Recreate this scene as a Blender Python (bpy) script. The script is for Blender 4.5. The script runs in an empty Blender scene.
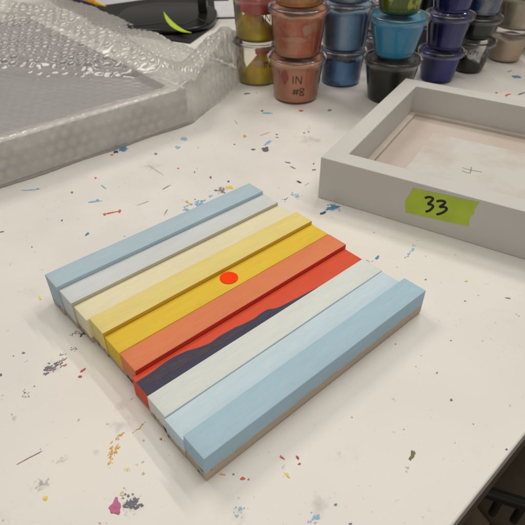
import bpy, bmesh, math, random
import numpy as np
from mathutils import Vector, Matrix, noise
random.seed(7); rng = np.random.default_rng(5)
S = bpy.context.scene; C = S.collection
CAMH = .2835; FPX = 524.5; PITCH = math.radians(38.9)

# ------------------------------------------------------------------ helpers
def lin(r, g, b):
    return tuple(((c/255)/12.92 if c/255 <= .04045 else ((c/255+.055)/1.055)**2.4) for c in (r, g, b))
def pig(r, g, b, k=1.0):
    """pigment colour from how it looks on the table under the warm lamps"""
    l = lin(r, g, b); E = (.94, .88, .78)
    c = [l[i]/E[i]*k for i in range(3)]; m = max(1, max(c)/.95)   # keep the hue when the pigment would exceed white
    return tuple(v/m for v in c)
def G(px, py, z=0.0):
    """point at height z seen at photo pixel (px,py)"""
    x = (px-262.5)/FPX; y = -(py-262.5)/FPX
    D = Vector((x, math.cos(PITCH)+y*math.sin(PITCH), -math.sin(PITCH)+y*math.cos(PITCH)))
    t = (z-CAMH)/D.z
    return Vector((D.x*t, D.y*t, z))
def obj(name, me_or_bm, mat=None, parent=None, smooth=False):
    if isinstance(me_or_bm, bmesh.types.BMesh):
        me = bpy.data.meshes.new(name); me_or_bm.to_mesh(me); me_or_bm.free()
    else: me = me_or_bm
    o = bpy.data.objects.new(name, me); C.objects.link(o)
    if mat:
        for m in (mat if isinstance(mat, (list, tuple)) else [mat]): me.materials.append(m)
    if parent: o.parent = parent
    if smooth: me.shade_smooth()
    return o
def tag(o, label=None, cat=None, group=None, kind=None):
    for k, v in (('label', label), ('category', cat), ('group', group), ('kind', kind)):
        if v: o[k] = v
    return o
def thing(name, label, cat, loc=(0, 0, 0), rz=0, group=None):
    o = bpy.data.objects.new(name, None); C.objects.link(o); o.location = loc; o.rotation_euler = (0, 0, rz)
    return tag(o, label, cat, group)
def box(bm, x0, x1, y0, y1, z0, z1):
    v = [bm.verts.new(p) for p in ((x0,y0,z0),(x1,y0,z0),(x1,y1,z0),(x0,y1,z0),(x0,y0,z1),(x1,y0,z1),(x1,y1,z1),(x0,y1,z1))]
    for f in ((3,2,1,0),(4,5,6,7),(0,1,5,4),(1,2,6,5),(2,3,7,6),(3,0,4,7)): bm.faces.new([v[i] for i in f])
    return v
def bevel(bm, w, seg=2, edges=None):
    bmesh.ops.bevel(bm, geom=edges or bm.edges[:], offset=w, segments=seg, affect='EDGES', profile=.5)
def lathe(prof, n=64, close=False, fn=None):
    bm = bmesh.new(); rings = []
    for r, z in prof:
        if r < 1e-6: rings.append([bm.verts.new((0, 0, z))])
        else:
            rg = []
            for i in range(n):
                a = 2*math.pi*i/n; p = (r*math.cos(a), r*math.sin(a), z)
                if fn: p = fn(*p)
                rg.append(bm.verts.new(p))
            rings.append(rg)
    for A, B in zip(rings, rings[1:]):
        for i in range(n):
            j = (i+1) % n
            q = [A[i % len(A)], A[j % len(A)], B[j % len(B)], B[i % len(B)]]
            u = []
            for k in q:
                if k not in u: u.append(k)
            if len(u) >= 3: bm.faces.new(u)
    bmesh.ops.recalc_face_normals(bm, faces=bm.faces[:])
    return bm
def prism(pts, z0, z1, zf=None):
    """solid plate from an outline"""
    bm = bmesh.new()
    lo = [bm.verts.new((p[0], p[1], z0)) for p in pts]; hi = [bm.verts.new((p[0], p[1], z1)) for p in pts]
    bm.faces.new(hi); bm.faces.new(lo[::-1]); n = len(pts)
    for i in range(n): bm.faces.new((lo[i], lo[(i+1) % n], hi[(i+1) % n], hi[i]))
    bmesh.ops.recalc_face_normals(bm, faces=bm.faces[:])
    return bm
def tube(bm, pts, r, n=8):
    pts = [Vector(p) for p in pts]; rings = []
    for i, p in enumerate(pts):
        d = (pts[min(i+1, len(pts)-1)]-pts[max(i-1, 0)]).normalized()
        up = Vector((0, 0, 1)) if abs(d.z) < .9 else Vector((1, 0, 0))
        a = d.cross(up).normalized(); b = d.cross(a)
        rr = r[i] if isinstance(r, (list, tuple)) else r
        rings.append([bm.verts.new(p+(a*math.cos(2*math.pi*k/n)+b*math.sin(2*math.pi*k/n))*rr) for k in range(n)])
    for A, B in zip(rings, rings[1:]):
        for k in range(n): bm.faces.new((A[k], A[(k+1) % n], B[(k+1) % n], B[k]))
    bm.faces.new(rings[0][::-1]); bm.faces.new(rings[-1])

# ------------------------------------------------------------------ materials
class NT:
    def __init__(s, name):
        s.m = bpy.data.materials.new(name); s.m.use_nodes = True; s.t = s.m.node_tree; s.t.nodes.clear()
        s.out = s.t.nodes.new('ShaderNodeOutputMaterial')
    def n(s, typ, **kw):
        nd = s.t.nodes.new(typ)
        for k, v in kw.items():
            if k.startswith('i_'):
                key = k[2:].replace('_', ' ')
                nd.inputs[int(key) if key.isdigit() else key].default_value = v
            else: setattr(nd, k, v)
        return nd
    def l(s, a, b): s.t.links.new(a, b)
def rgba(c): return (c[0], c[1], c[2], 1)
def paintmat(name, col, rough=.5, col2=None, scale=(60, 60, 60), amt=.08, bump=.15, bscale=900, spec=.4, coord='Object', detail=4, bd=.0004, thresh=None):
    t = NT(name); p = t.n('ShaderNodeBsdfPrincipled'); p.inputs['Roughness'].default_value = rough
    p.inputs['Specular IOR Level'].default_value = spec
    tc = t.n('ShaderNodeTexCoord'); mp = t.n('ShaderNodeMapping'); mp.inputs['Scale'].default_value = scale
    t.l(tc.outputs[coord], mp.inputs[0])
    nz = t.n('ShaderNodeTexNoise', i_Detail=detail, i_Scale=1.0, i_Roughness=.6); t.l(mp.outputs[0], nz.inputs['Vector'])
    mx = t.n('ShaderNodeMix', data_type='RGBA')
    if col2 is None:
        mx.inputs[6].default_value = rgba([c*(1-amt) for c in col]); mx.inputs[7].default_value = rgba([min(1, c*(1+amt)) for c in col])
    else:
        mx.inputs[6].default_value = rgba(col); mx.inputs[7].default_value = rgba(col2)
    rp = t.n('ShaderNodeMapRange'); lo, hi = thresh or (.3, .7)
    rp.inputs[1].default_value = lo; rp.inputs[2].default_value = hi
    t.l(nz.outputs[0], rp.inputs[0]); t.l(rp.outputs[0], mx.inputs[0]); t.l(mx.outputs[2], p.inputs['Base Color'])
    if bump:
        n2 = t.n('ShaderNodeTexNoise', i_Detail=3.0, i_Scale=1.0); mp2 = t.n('ShaderNodeMapping')
        sc = bscale if isinstance(bscale, tuple) else (bscale,)*3
        mp2.inputs['Scale'].default_value = sc; t.l(tc.outputs[coord], mp2.inputs[0]); t.l(mp2.outputs[0], n2.inputs['Vector'])
        b = t.n('ShaderNodeBump', i_Strength=bump, i_Distance=bd); t.l(n2.outputs[0], b.inputs['Height']); t.l(b.outputs[0], p.inputs['Normal'])
    t.l(p.outputs[0], t.out.inputs[0]); return t.m

def slatmat(name, col, woodline=.0085, edge=None):
    """brushed acrylic over wood; below a ragged line near the bottom the wood is bare"""
    t = NT(name); p = t.n('ShaderNodeBsdfPrincipled', i_Roughness=.62); p.inputs['Specular IOR Level'].default_value = .3
    tc = t.n('ShaderNodeTexCoord'); sx = t.n('ShaderNodeSeparateXYZ'); t.l(tc.outputs['Object'], sx.inputs[0])
    def nz(scale, det=4.0, rough=.6):
        mp = t.n('ShaderNodeMapping'); mp.inputs['Scale'].default_value = scale; t.l(tc.outputs['Object'], mp.inputs[0])
        n = t.n('ShaderNodeTexNoise', i_Scale=1.0, i_Detail=det, i_Roughness=rough); t.l(mp.outputs[0], n.inputs['Vector']); return n
    fine = nz((60, 500, 300)); broad = nz((14, 60, 60), 3)
    ad = t.n('ShaderNodeMath', operation='MULTIPLY_ADD'); t.l(fine.outputs[0], ad.inputs[0]); ad.inputs[1].default_value = .5; 
    m2 = t.n('ShaderNodeMath', operation='MULTIPLY'); t.l(broad.outputs[0], m2.inputs[0]); m2.inputs[1].default_value = .5; t.l(m2.outputs[0], ad.inputs[2])
    rp = t.n('ShaderNodeMapRange'); rp.inputs[1].default_value = .35; rp.inputs[2].default_value = .65; t.l(ad.outputs[0], rp.inputs[0])
    pc = t.n('ShaderNodeMix', data_type='RGBA'); t.l(rp.outputs[0], pc.inputs[0])
    pc.inputs[6].default_value = rgba([c*.94 for c in col]); pc.inputs[7].default_value = rgba([min(.95, c*1.045+.003) for c in col])
    # tiny pores in the paint
    por = nz((900, 900, 900), 1.0); pr = t.n('ShaderNodeMapRange'); pr.inputs[1].default_value = .74; pr.inputs[2].default_value = .8; t.l(por.outputs[0], pr.inputs[0])
    pc2 = t.n('ShaderNodeMix', data_type='RGBA'); t.l(pr.outputs[0], pc2.inputs[0]); t.l(pc.outputs[2], pc2.inputs[6]); pc2.inputs[7].default_value = rgba([c*.7 for c in col])
    # bare wood
    w = nz((30, 500, 900)); wc = t.n('ShaderNodeMix', data_type='RGBA'); t.l(w.outputs[0], wc.inputs[0])
    wc.inputs[6].default_value = rgba(pig(168, 147, 122)); wc.inputs[7].default_value = rgba(pig(196, 176, 150))
    dk = nz((170, 130, 230), 2.0); dr = t.n('ShaderNodeMapRange'); dr.inputs[1].default_value = .57; dr.inputs[2].default_value = .61; t.l(dk.outputs[0], dr.inputs[0])
    ex = t.n('ShaderNodeMath', operation='LESS_THAN'); t.l(sx.outputs[0], ex.inputs[0]); ex.inputs[1].default_value = -.004
    em = t.n('ShaderNodeMath', operation='MULTIPLY'); t.l(ex.outputs[0], em.inputs[0]); t.l(dr.outputs[0], em.inputs[1])
    wc2 = t.n('ShaderNodeMix', data_type='RGBA'); t.l(em.outputs[0], wc2.inputs[0]); t.l(wc.outputs[2], wc2.inputs[6]); wc2.inputs[7].default_value = rgba(edge or lin(48, 44, 50))
    ln = nz((130, 130, 40), 3.0); a2 = t.n('ShaderNodeMath', operation='MULTIPLY_ADD'); t.l(ln.outputs[0], a2.inputs[0]); a2.inputs[1].default_value = -.006; a2.inputs[2].default_value = -woodline+.003
    a3 = t.n('ShaderNodeMath', operation='ADD'); t.l(sx.outputs[2], a3.inputs[0]); t.l(a2.outputs[0], a3.inputs[1])
    st = t.n('ShaderNodeMapRange'); st.inputs[1].default_value = -.0004; st.inputs[2].default_value = .0004; t.l(a3.outputs[0], st.inputs[0])
    fm = t.n('ShaderNodeMix', data_type='RGBA'); t.l(st.outputs[0], fm.inputs[0]); t.l(wc2.outputs[2], fm.inputs[6]); t.l(pc2.outputs[2], fm.inputs[7])
    t.l(fm.outputs[2], p.inputs['Base Color'])
    b = t.n('ShaderNodeBump', i_Strength=.6, i_Distance=.0004); t.l(ad.outputs[0], b.inputs['Height']); t.l(b.outputs[0], p.inputs['Normal'])
    t.l(p.outputs[0], t.out.inputs[0]); return t.m

def clearplastic(name, milky=.12, tint=(.95, .95, .95), rough=.12, film=(.8, .8, .8), base=0.0):
    t = NT(name)
    tr = t.n('ShaderNodeBsdfTransparent'); tr.inputs[0].default_value = rgba(tint)
    gl = t.n('ShaderNodeBsdfGlossy', i_Roughness=rough); gl.inputs[0].default_value = (1, 1, 1, 1)
    df = t.n('ShaderNodeBsdfDiffuse'); df.inputs[0].default_value = rgba(film)
    tl = t.n('ShaderNodeBsdfTranslucent'); tl.inputs[0].default_value = rgba(film)
    dm = t.n('ShaderNodeMixShader', i_Fac=.4); t.l(df.outputs[0], dm.inputs[1]); t.l(tl.outputs[0], dm.inputs[2])
    lw = t.n('ShaderNodeLayerWeight', i_Blend=.35)
    mr = t.n('ShaderNodeMapRange'); mr.inputs[3].default_value = milky; mr.inputs[4].default_value = min(1, milky*1.9+(.08 if milky > .02 else .02)); t.l(lw.outputs['Facing'], mr.inputs[0])
    m1 = t.n('ShaderNodeMixShader'); t.l(mr.outputs[0], m1.inputs[0]); t.l(tr.outputs[0], m1.inputs[1]); t.l(dm.outputs[0], m1.inputs[2])
    fr = t.n('ShaderNodeFresnel', i_IOR=1.5); fm = t.n('ShaderNodeMath', operation='ADD', use_clamp=True); t.l(fr.outputs[0], fm.inputs[0]); fm.inputs[1].default_value = base
    m2 = t.n('ShaderNodeMixShader'); t.l(fm.outputs[0], m2.inputs[0]); t.l(m1.outputs[0], m2.inputs[1]); t.l(gl.outputs[0], m2.inputs[2])
    t.l(m2.outputs[0], t.out.inputs[0]); return t.m

# ------------------------------------------------------------------ table and floor
def table_mat():
    t = NT('table_laminate'); p = t.n('ShaderNodeBsdfPrincipled', i_Roughness=.42); p.inputs['Specular IOR Level'].default_value = .35
    tc = t.n('ShaderNodeTexCoord')
    def nz(sc, det=4.0):
        n = t.n('ShaderNodeTexNoise', i_Scale=sc, i_Detail=det, i_Roughness=.6); t.l(tc.outputs['Object'], n.inputs['Vector']); return n
    base = t.n('ShaderNodeMix', data_type='RGBA'); base.inputs[6].default_value = (.70, .69, .67, 1); base.inputs[7].default_value = (.80, .785, .755, 1)
    r0 = t.n('ShaderNodeMapRange'); r0.inputs[1].default_value = .35; r0.inputs[2].default_value = .65; t.l(nz(5, 5).outputs[0], r0.inputs[0]); t.l(r0.outputs[0], base.inputs[0])
    # grey smudges and rubbed paint haze
    sm = t.n('ShaderNodeMapRange'); sm.inputs[1].default_value = .60; sm.inputs[2].default_value = .82; sm.inputs[4].default_value = .30; t.l(nz(26, 6).outputs[0], sm.inputs[0])
    c1 = t.n('ShaderNodeMix', data_type='RGBA'); t.l(sm.outputs[0], c1.inputs[0]); t.l(base.outputs[2], c1.inputs[6]); c1.inputs[7].default_value = (.50, .46, .43, 1)
    s2 = t.n('ShaderNodeMapRange'); s2.inputs[1].default_value = .70; s2.inputs[2].default_value = .76; s2.inputs[4].default_value = .35; t.l(nz(170, 2).outputs[0], s2.inputs[0])
    c2 = t.n('ShaderNodeMix', data_type='RGBA'); t.l(s2.outputs[0], c2.inputs[0]); t.l(c1.outputs[2], c2.inputs[6]); c2.inputs[7].default_value = (.52, .50, .47, 1)
    last = c2
    M = Matrix.Translation(E0) @ Matrix.Rotation(TY, 4, 'Z'); Mi = M.inverted()
    dn = nz(420, 3); dn2 = nz(120, 4)
    for (px, py, rp_, st_) in ((42, 484, 13, .75), (62, 460, 9, .6), (14, 419, 6, .6), (131, 506, 15, .7), (30, 490, 8, .5), (52, 368, 16, .4), (124, 425, 22, .3), (122, 405, 12, .3), (95, 452, 8, .3), (340, 454, 7, .25), (345, 262, 16, .3), (318, 505, 18, .3), (310, 140, 22, .3), (150, 166, 18, .25), (222, 190, 10, .5), (240, 512, 14, .3)):
        q = Mi @ G(px, py); r_ = (G(px+rp_, py)-G(px, py)).length
        vd = t.n('ShaderNodeVectorMath', operation='DISTANCE'); t.l(tc.outputs['Object'], vd.inputs[0]); vd.inputs[1].default_value = q
        f1 = t.n('ShaderNodeMapRange'); f1.inputs[1].default_value = 0; f1.inputs[2].default_value = r_; f1.inputs[3].default_value = .30; f1.inputs[4].default_value = -.10; t.l(vd.outputs['Value'], f1.inputs[0])
        ad_ = t.n('ShaderNodeMath', operation='ADD'); t.l(f1.outputs[0], ad_.inputs[0]); t.l((dn if rp_ % 2 else dn2).outputs[0], ad_.inputs[1])
        f2 = t.n('ShaderNodeMapRange'); f2.inputs[1].default_value = .58; f2.inputs[2].default_value = .86; f2.inputs[4].default_value = st_; t.l(ad_.outputs[0], f2.inputs[0])
        mm = t.n('ShaderNodeMix', data_type='RGBA'); t.l(f2.outputs[0], mm.inputs[0]); t.l(last.outputs[2], mm.inputs[6]); mm.inputs[7].default_value = (.20, .18, .17, 1); last = mm
    t.l(last.outputs[2], p.inputs['Base Color'])
    rr = t.n('ShaderNodeMapRange'); rr.inputs[3].default_value = .33; rr.inputs[4].default_value = .55; t.l(nz(40).outputs[0], rr.inputs[0]); t.l(rr.outputs[0], p.inputs['Roughness'])
    b = t.n('ShaderNodeBump', i_Strength=.12, i_Distance=.0005); t.l(nz(350, 3).outputs[0], b.inputs['Height']); t.l(b.outputs[0], p.inputs['Normal'])
    t.l(p.outputs[0], t.out.inputs[0]); return t.m
E0 = G(525, 438); E1 = G(456.4, 525)
edir = (E0-E1).normalized(); enor = Vector((-edir.y, edir.x, 0))
TY = math.atan2(edir.y, edir.x)
table = thing('table', 'white laminate worktop with a dark edge, speckled with dried paint, under everything', 'table', E0, TY)
bm = bmesh.new(); box(bm, -1.7, 1.6, .0012, 1.9, -.028, 0); bevel(bm, .0012, 2)
obj('tabletop', bm, table_mat(), table)
bm = bmesh.new(); box(bm, -1.7, 1.6, 0, .0012, -.027, -.0016)
obj('edge_band', bm, paintmat('edge_band', (.07, .055, .05), .4), table)
legm = paintmat('leg_metal', (.05, .05, .05), .4)
for lx, ly in ((-1.6, .12), (1.5, .12), (-1.6, 1.8), (1.5, 1.8)):
    bm = bmesh.new(); box(bm, lx-.02, lx+.02, ly-.02, ly+.02, -.75, -.0285); obj('leg', bm, legm, table)
bm = bmesh.new(); box(bm, -4, 4, -4, 4, -.80, -.7505)
tag(obj('floor', bm, paintmat('floor', (.30, .23, .16), .55, scale=(3, 3, 3), amt=.35, bump=0)), kind='structure')
# low shelf rail seen under the table edge
rail = thing('storage_rack', 'black metal rack with short hooks under the lower right table edge', 'rack', (0, 0, 0))
def GG(px, py, z): return G(px, py, z)
blk = paintmat('rack_black', (.006, .006, .006), .5)
zr = -.42
a, b_ = GG(484, 491, zr), GG(545, 511, zr); dr_ = (b_-a)
bm = bmesh.new(); tube(bm, [a-dr_*.4, a, b_, b_+dr_*1.5], .009, 10); obj('rail', bm, blk, rail, True)
for q in (.29, .66, 1.05):
    p0 = a+dr_*q; bm = bmesh.new(); tube(bm, [p0, p0-Vector((0, 0, .04)), p0-Vector((0, 0, .048))], .0055, 8); obj('hook', bm, blk, rail, True)
for q in (-.4, 2.4):
    p0 = a+dr_*q; bm = bmesh.new(); tube(bm, [p0, Vector((p0.x, p0.y, -.75))], .01, 8); obj('leg', bm, blk, rail, True)
a2, b2 = GG(494, 480, zr-.02), GG(525, 508, zr-.02)
seatm = paintmat('stool_brown', (.10, .075, .05), .6)
st = thing('stool', 'dark brown round stool under the lower right table edge', 'stool', GG(560, 470, -.55))
obj('seat', lathe([(0, -.03), (.15, -.03), (.165, -.015), (.16, 0), (0, .004)], 48), seatm, st, True)
for k in range(4):
    an = k*math.pi/2+.5; bm = bmesh.new()
    tube(bm, [(.1*math.cos(an), .1*math.sin(an), -.03), (.15*math.cos(an), .15*math.sin(an), -.2)], .011, 8); obj('leg', bm, seatm, st, True)

# ---- paint marks
def ln_(c): return lin(*c)
COL = dict(red=(175, 55, 50), orange=(200, 95, 50), blue=(80, 130, 160), dblue=(60, 85, 105), lblue=(140, 175, 195), teal=(60, 120, 135),
           yellow=(225, 195, 75), oyel=(210, 160, 60), gray=(135, 128, 122), lgray=(184, 175, 163), dark=(100, 99, 104), brown=(140, 105, 85), mag=(180, 90, 125), olive=(85, 95, 35), green=(70, 85, 65))
MC = {k: paintmat('dried_paint_'+k, pig(*v), .4, amt=.2, scale=(400,)*3, bump=.3) for k, v in COL.items()}
def mark(name, px, py, L, W, ang, col, n=1, label=None, thick=.00018, parent=table):
    """dried paint at (px,py); L, W in photo pixels, ang in degrees; n>1 = cluster of specks"""
    bm = bmesh.new(); a = math.radians(ang)
    for q in range(n):
        if n == 1: cx, cy, l, w = px, py, L, W
        else:
            u, v = random.gauss(0, .28)*L, random.gauss(0, .28)*W
            cx = px+u*math.cos(a)-v*math.sin(a); cy = py+u*math.sin(a)+v*math.cos(a)
            k = random.uniform(.05, .22); l = max(.7, L*k*random.uniform(.7, 1.5)); w = max(.5, min(l, W*k*1.3))
        N = 22 if l > 4 else 12; s = random.uniform(0, 99); P = []
        for i in range(N):
            t = 2*math.pi*i/N
            f = 1+.75*noise.noise(Vector((math.cos(t)*1.3+s, math.sin(t)*1.3, s)))+.35*noise.noise(Vector((math.cos(t)*4+s, math.sin(t)*4, s)))
            x, y = l/2*math.cos(t)*f, w/2*math.sin(t)*f
            P.append(G(cx+x*math.cos(a)-y*math.sin(a), cy+x*math.sin(a)+y*math.cos(a)))
        zt = .0002+thick*random.uniform(.6, 1.3)+q*.000004
        lo = [bm.verts.new((p.x, p.y, .00002)) for p in P]; c0 = sum(P, Vector())/N
        hi = [bm.verts.new((c0.x+(p.x-c0.x)*.9, c0.y+(p.y-c0.y)*.9, zt)) for p in P]
        bm.faces.new(hi)
        for i in range(N): bm.faces.new((lo[i], lo[(i+1) % N], hi[(i+1) % N], hi[i]))
    bmesh.ops.recalc_face_normals(bm, faces=bm.faces[:])
    o = obj(name, bm, MC[col] if isinstance(col, str) else col)
    o.parent = parent; o.matrix_parent_inverse = (parent_mat(parent)).inverted()
    if label: o['label'] = label
    return o
from mathutils import Matrix
def parent_mat(p): return Matrix.Translation(p.location) @ Matrix.Rotation(p.rotation_euler[2], 4, 'Z')
big = [(104.5, 214.5, 3.5, 2.5, 0, 'orange'), (119.5, 211.2, 3.5, 3, 0, 'orange'), (112, 212.7, 14, 1.1, -12, 'orange'), (95, 201.5, 11, 1.6, -8, 'lblue'), (97, 200.8, 6, 1.8, -10, 'blue'), (87, 234.5, 5, 2, -35, 'blue'),
 (72, 192.6, 2.5, 2, 0, 'brown'), (95.5, 178, 2.2, 2, 0, 'orange'), (103.6, 187, 6, 1.4, 35, 'lblue'), (31, 190, 16, .9, -4, 'lblue'), (38, 189, 3, 1.2, 0, 'blue'),
 (124, 149.5, 8, 4.5, 0, 'blue'), (112, 155, 3.2, 1.4, 0, 'orange'), (116, 152, 5, 3, 0, 'dblue'), (156, 154, 3.5, 2, 0, 'blue'), (185, 139.3, 7, 3.6, 0, 'lblue'), (178, 147.5, 5.5, 2.6, 0, 'lblue'),
 (157, 171, 15, .7, 34, 'lgray'), (166, 187.6, 7, .8, -30, 'gray'), (166, 212, 5, .9, -60, 'gray'), (144, 203, 12, .7, -20, 'lgray'),
 (187, 202, 4, 2, 20, 'oyel'), (190, 204, 3, 1.5, 0, 'yellow'), (2, 232, 4, 1, -10, 'brown'), (62, 220.5, 2, 1.4, 0, 'teal'), (32, 247, 2, 1.3, 0, 'gray'), (40, 298, 2, 6, -25, 'yellow'),
 (230, 187.4, 7.5, 3.2, 12, 'yellow'), (210.5, 177.5, 3, 2.2, 0, 'brown'), (194.5, 172.3, 1.6, 1.4, 0, 'brown'), (178, 168.4, 1.8, 1.4, 0, 'orange'), (244.5, 136.3, 3.6, 2.4, 0, 'oyel'), (234.5, 144.5, 2, 1.1, 0, 'brown'),
 (253.2, 149.6, 4.6, 1.4, 0, 'dark'), (265.5, 149.3, 8.6, 4.6, 5, 'dark'), (268.3, 142.6, 8.5, 2.4, -32, 'lblue'), (228.6, 181.5, 2.2, 1.8, 0, 'teal'), 
 (287.6, 162.6, 4.8, 1.4, 5, 'gray'), (292.5, 167.5, 5.5, 1, 25, 'gray'), (299, 182, 5, 1.6, 25, 'dblue'), (306.5, 184.5, 6, 1, -28, 'lgray'), (267.6, 113.2, 9, 1.7, 0, 'lblue'), (301, 110.8, 4.6, 1.9, 0, 'orange'),
 (262, 111, 3.4, 1.5, 0, 'brown'), (329.5, 110.3, 4.2, 2, 0, 'gray'), (277, 134.6, 2.6, 1, 0, 'gray'), (277.3, 137.6, 2.8, 1, 0, 'gray'), (313.7, 163.8, 2, 1.5, 0, 'gray'), (314, 169.9, 4, 1.2, -5, 'gray'), (304, 133, 1.6, 1.2, 0, 'brown'), (308.6, 132, 1.6, 1.4, 0, 'gray'), (247.2, 93.6, 7, 1.5, -5, 'dark'), (256, 93, 3, 1, 0, 'lgray'),
 (323.5, 212.6, 7, 2.2, -22, 'dblue'), (331, 208, 13, 4, -14, 'blue'), (377.3, 257.6, 4.5, 2.4, -35, 'blue'),
 (466, 281.3, 3.2, 1.5, -5, 'yellow'), (465, 301.2, 2, 1.2, 0, 'gray'), (508, 298.3, 5.5, 1, 8, 'gray'), (425.5, 279.6, 1.8, 1.2, 0, 'gray'), (437, 373, 2.2, 1.5, 0, 'gray'), (451.2, 399.8, 2.8, 2.2, 40, 'dark'), (506.6, 449.5, 2.4, 1.8, 0, 'dblue'),
 (282, 457.6, 5, 2.2, 40, 'orange'), (297.5, 457.6, 4.4, 3.2, 60, 'red'), (299.6, 463.8, 3.6, 1.6, -20, 'red'), (287, 475, 2.6, 6.4, -38, 'yellow'), (335.8, 504.6, 3, 2, 0, 'teal'), (350.5, 524, 3, 1.6, 0, 'dblue'),
 (412.6, 454.6, 5, 9, 22, 'olive'), (410.5, 458.5, 3, 5, 20, 'olive'),
 (80.5, 376.6, 4.4, 2.4, -15, 'red'), (83, 370.3, 6.4, 1.9, -35, 'red'), (64.5, 365.7, 2.6, 1.6, 0, 'orange'), (23.3, 353, 3.8, 1.8, -15, 'teal'), (49, 363.4, 2.6, 1.4, 0, 'blue'), (1, 374.8, 2, 2.6, 0, 'dblue'), (34.5, 386.3, 1.6, 1.2, 0, 'gray'), (45, 498.2, 5.6, 4.6, -20, 'yellow'), (115, 507.6, 11, 16, 20, 'mag'),
 (161, 439.4, 2.6, 2, 0, 'orange'), (31, 457, 26, .7, -28, 'brown'), (222, 455, 1.6, 1.2, 0, 'orange'), (243, 478.5, 4.5, 2.8, 0, 'orange'), (222, 474.5, 6, 1.6, 8, 'oyel'),
 (516.4, 76.8, 8.5, 2.6, 12, 'blue'), (510, 71.2, 4.6, 1, -18, 'gray'), (496.5, 93, 2.6, 1.8, 0, 'orange'), (507.5, 95, 6, 1.4, -20, 'orange'), (521.5, 93.6, 7, 1.3, -20, 'dark'),
 (113, 507, 5, 6, 0, 'dark'), (130.5, 314.0, .1, .1, 0, 'gray'), (265, 134, 8, .9, -20, 'lgray'), (236, 122, 5, .8, 60, 'lgray')]
big = [b for b in big if b[2] > .5]
clus = [(197, 204, 20, 7, -22, 'lblue', 12), (200, 203, 14, 6, -10, 'blue', 6), (220.5, 190.5, 10, 7, 0, 'gray', 10), (295, 196, 8, 5, 20, 'lblue', 9), (285.5, 199.5, 8, 2.5, -30, 'blue', 5), (334, 209, 16, 5, -8, 'lblue', 9), (333, 205, 10, 3, 0, 'blue', 5),
 (410.6, 252, 11, 4, -45, 'lblue', 9), (51.5, 368.5, 20, 6.5, -28, 'dark', 16), (50, 369, 12, 4, -28, 'mag', 5), (63, 360, 12, 2, -30, 'gray', 7), (73.5, 349, 6, 3.5, -15, 'gray', 7), (62.5, 354.6, 7, 2, -10, 'gray', 5),
 (81.5, 334.5, 7, 5, -20, 'green', 9), (74.5, 333.3, 9, 2.5, -30, 'gray', 6), (24.5, 393.5, 5, 5, 40, 'gray', 6), 
 (112, 453, 16, 7, -48, 'oyel', 14), (119.5, 436, 15, 2.6, -40, 'oyel', 9), (112, 460, 5, 14, 0, 'yellow', 4), (127, 469.5, 5, 4, 0, 'yellow', 6), (137, 464, 3, 5, 0, 'yellow', 3), (144, 473, 4, 5, 0, 'yellow', 6), (122.5, 494, 6, 12, 20, 'oyel', 8), (130.5, 503, 17, 13, 20, 'dark', 18), (140, 427, 12, 2.5, -45, 'oyel', 6),
 (315, 518, 16, 8, -50, 'lblue', 8), (240, 510, 12, 8, -40, 'lblue', 6), (100, 523, 8, 4, 0, 'mag', 3),  (310, 128, 4, 3, 0, 'lgray', 3), (368, 262, 14, 6, 0, 'lgray', 6)]
for b in big: mark('paint_mark', *b)
for b in clus: mark('paint_splatter', b[0], b[1], b[2], b[3], b[4], b[5], int(b[6]*2.2), thick=.00005)
bm0 = []
for q in range(60):
    px, py = random.uniform(0, 525), random.uniform(110, 525)
    if (G(px, py)-E0).dot(enor) > .004: bm0.append((px, py))
def specks():
    bm = bmesh.new()
    for px, py in bm0:
        c0 = G(px, py); r = random.uniform(.0003, .0007); N = 8; s = random.random()*9
        P = [bm.verts.new((c0.x+r*math.cos(6.283*i/N)*(1+.4*math.sin(i*s)), c0.y+r*math.sin(6.283*i/N), .0002)) for i in range(N)]
        f = bm.faces.new(P); f.material_index = random.randrange(5)
    o = obj('paint_speck', bm, [MC[k] for k in ('lgray', 'gray', 'brown', 'lblue', 'lgray')]); o['kind'] = 'stuff'
    o.parent = table; o.matrix_parent_inverse = parent_mat(table).inverted()
specks()

# ------------------------------------------------------------------ the relief painting of ten slats
PO = (-.15613, .30861, 0); PYAW = math.radians(41.69)
paint = thing('relief_painting', 'square relief painting of ten painted wood slats, sunset bands with a red sun dot', 'painting', PO, PYAW)
bnd = [0, -.02003, -.04003, -.05980, -.07975, -.09969, -.11971, -.13929, -.15938, -.17887, -.19886]
zt = [.0288, .0258, .0229, .0240, .0209, .0208, .01735, .01865, .0180, .0230]
xl = [-.0107, -.0095, -.0084, -.0062, -.0058, -.0057, -.0090, -.0098, -.0107, -.0103]
xr = [.1921, .1926, .1925, .1963, .1958, .1961, .1943, .1941, .1933, .1946]
names = [('dusty light blue slat at the back edge', (167, 184, 186)), ('pale blue grey slat', (199, 200, 191)), ('cream slat', (221, 209, 169)), ('pale straw yellow slat', (220, 199, 118)),
 ('golden yellow slat with the red sun dot', (220, 182, 50)), ('salmon orange slat', (215, 122, 77)), ('bright red slat with the dark mountain', (210, 76, 44)), ('off white slat', (210, 211, 199)), ('very pale blue slat', (190, 204, 205)), ('thick light blue slat at the front edge', (161, 185, 192))]
slats = []
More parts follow.
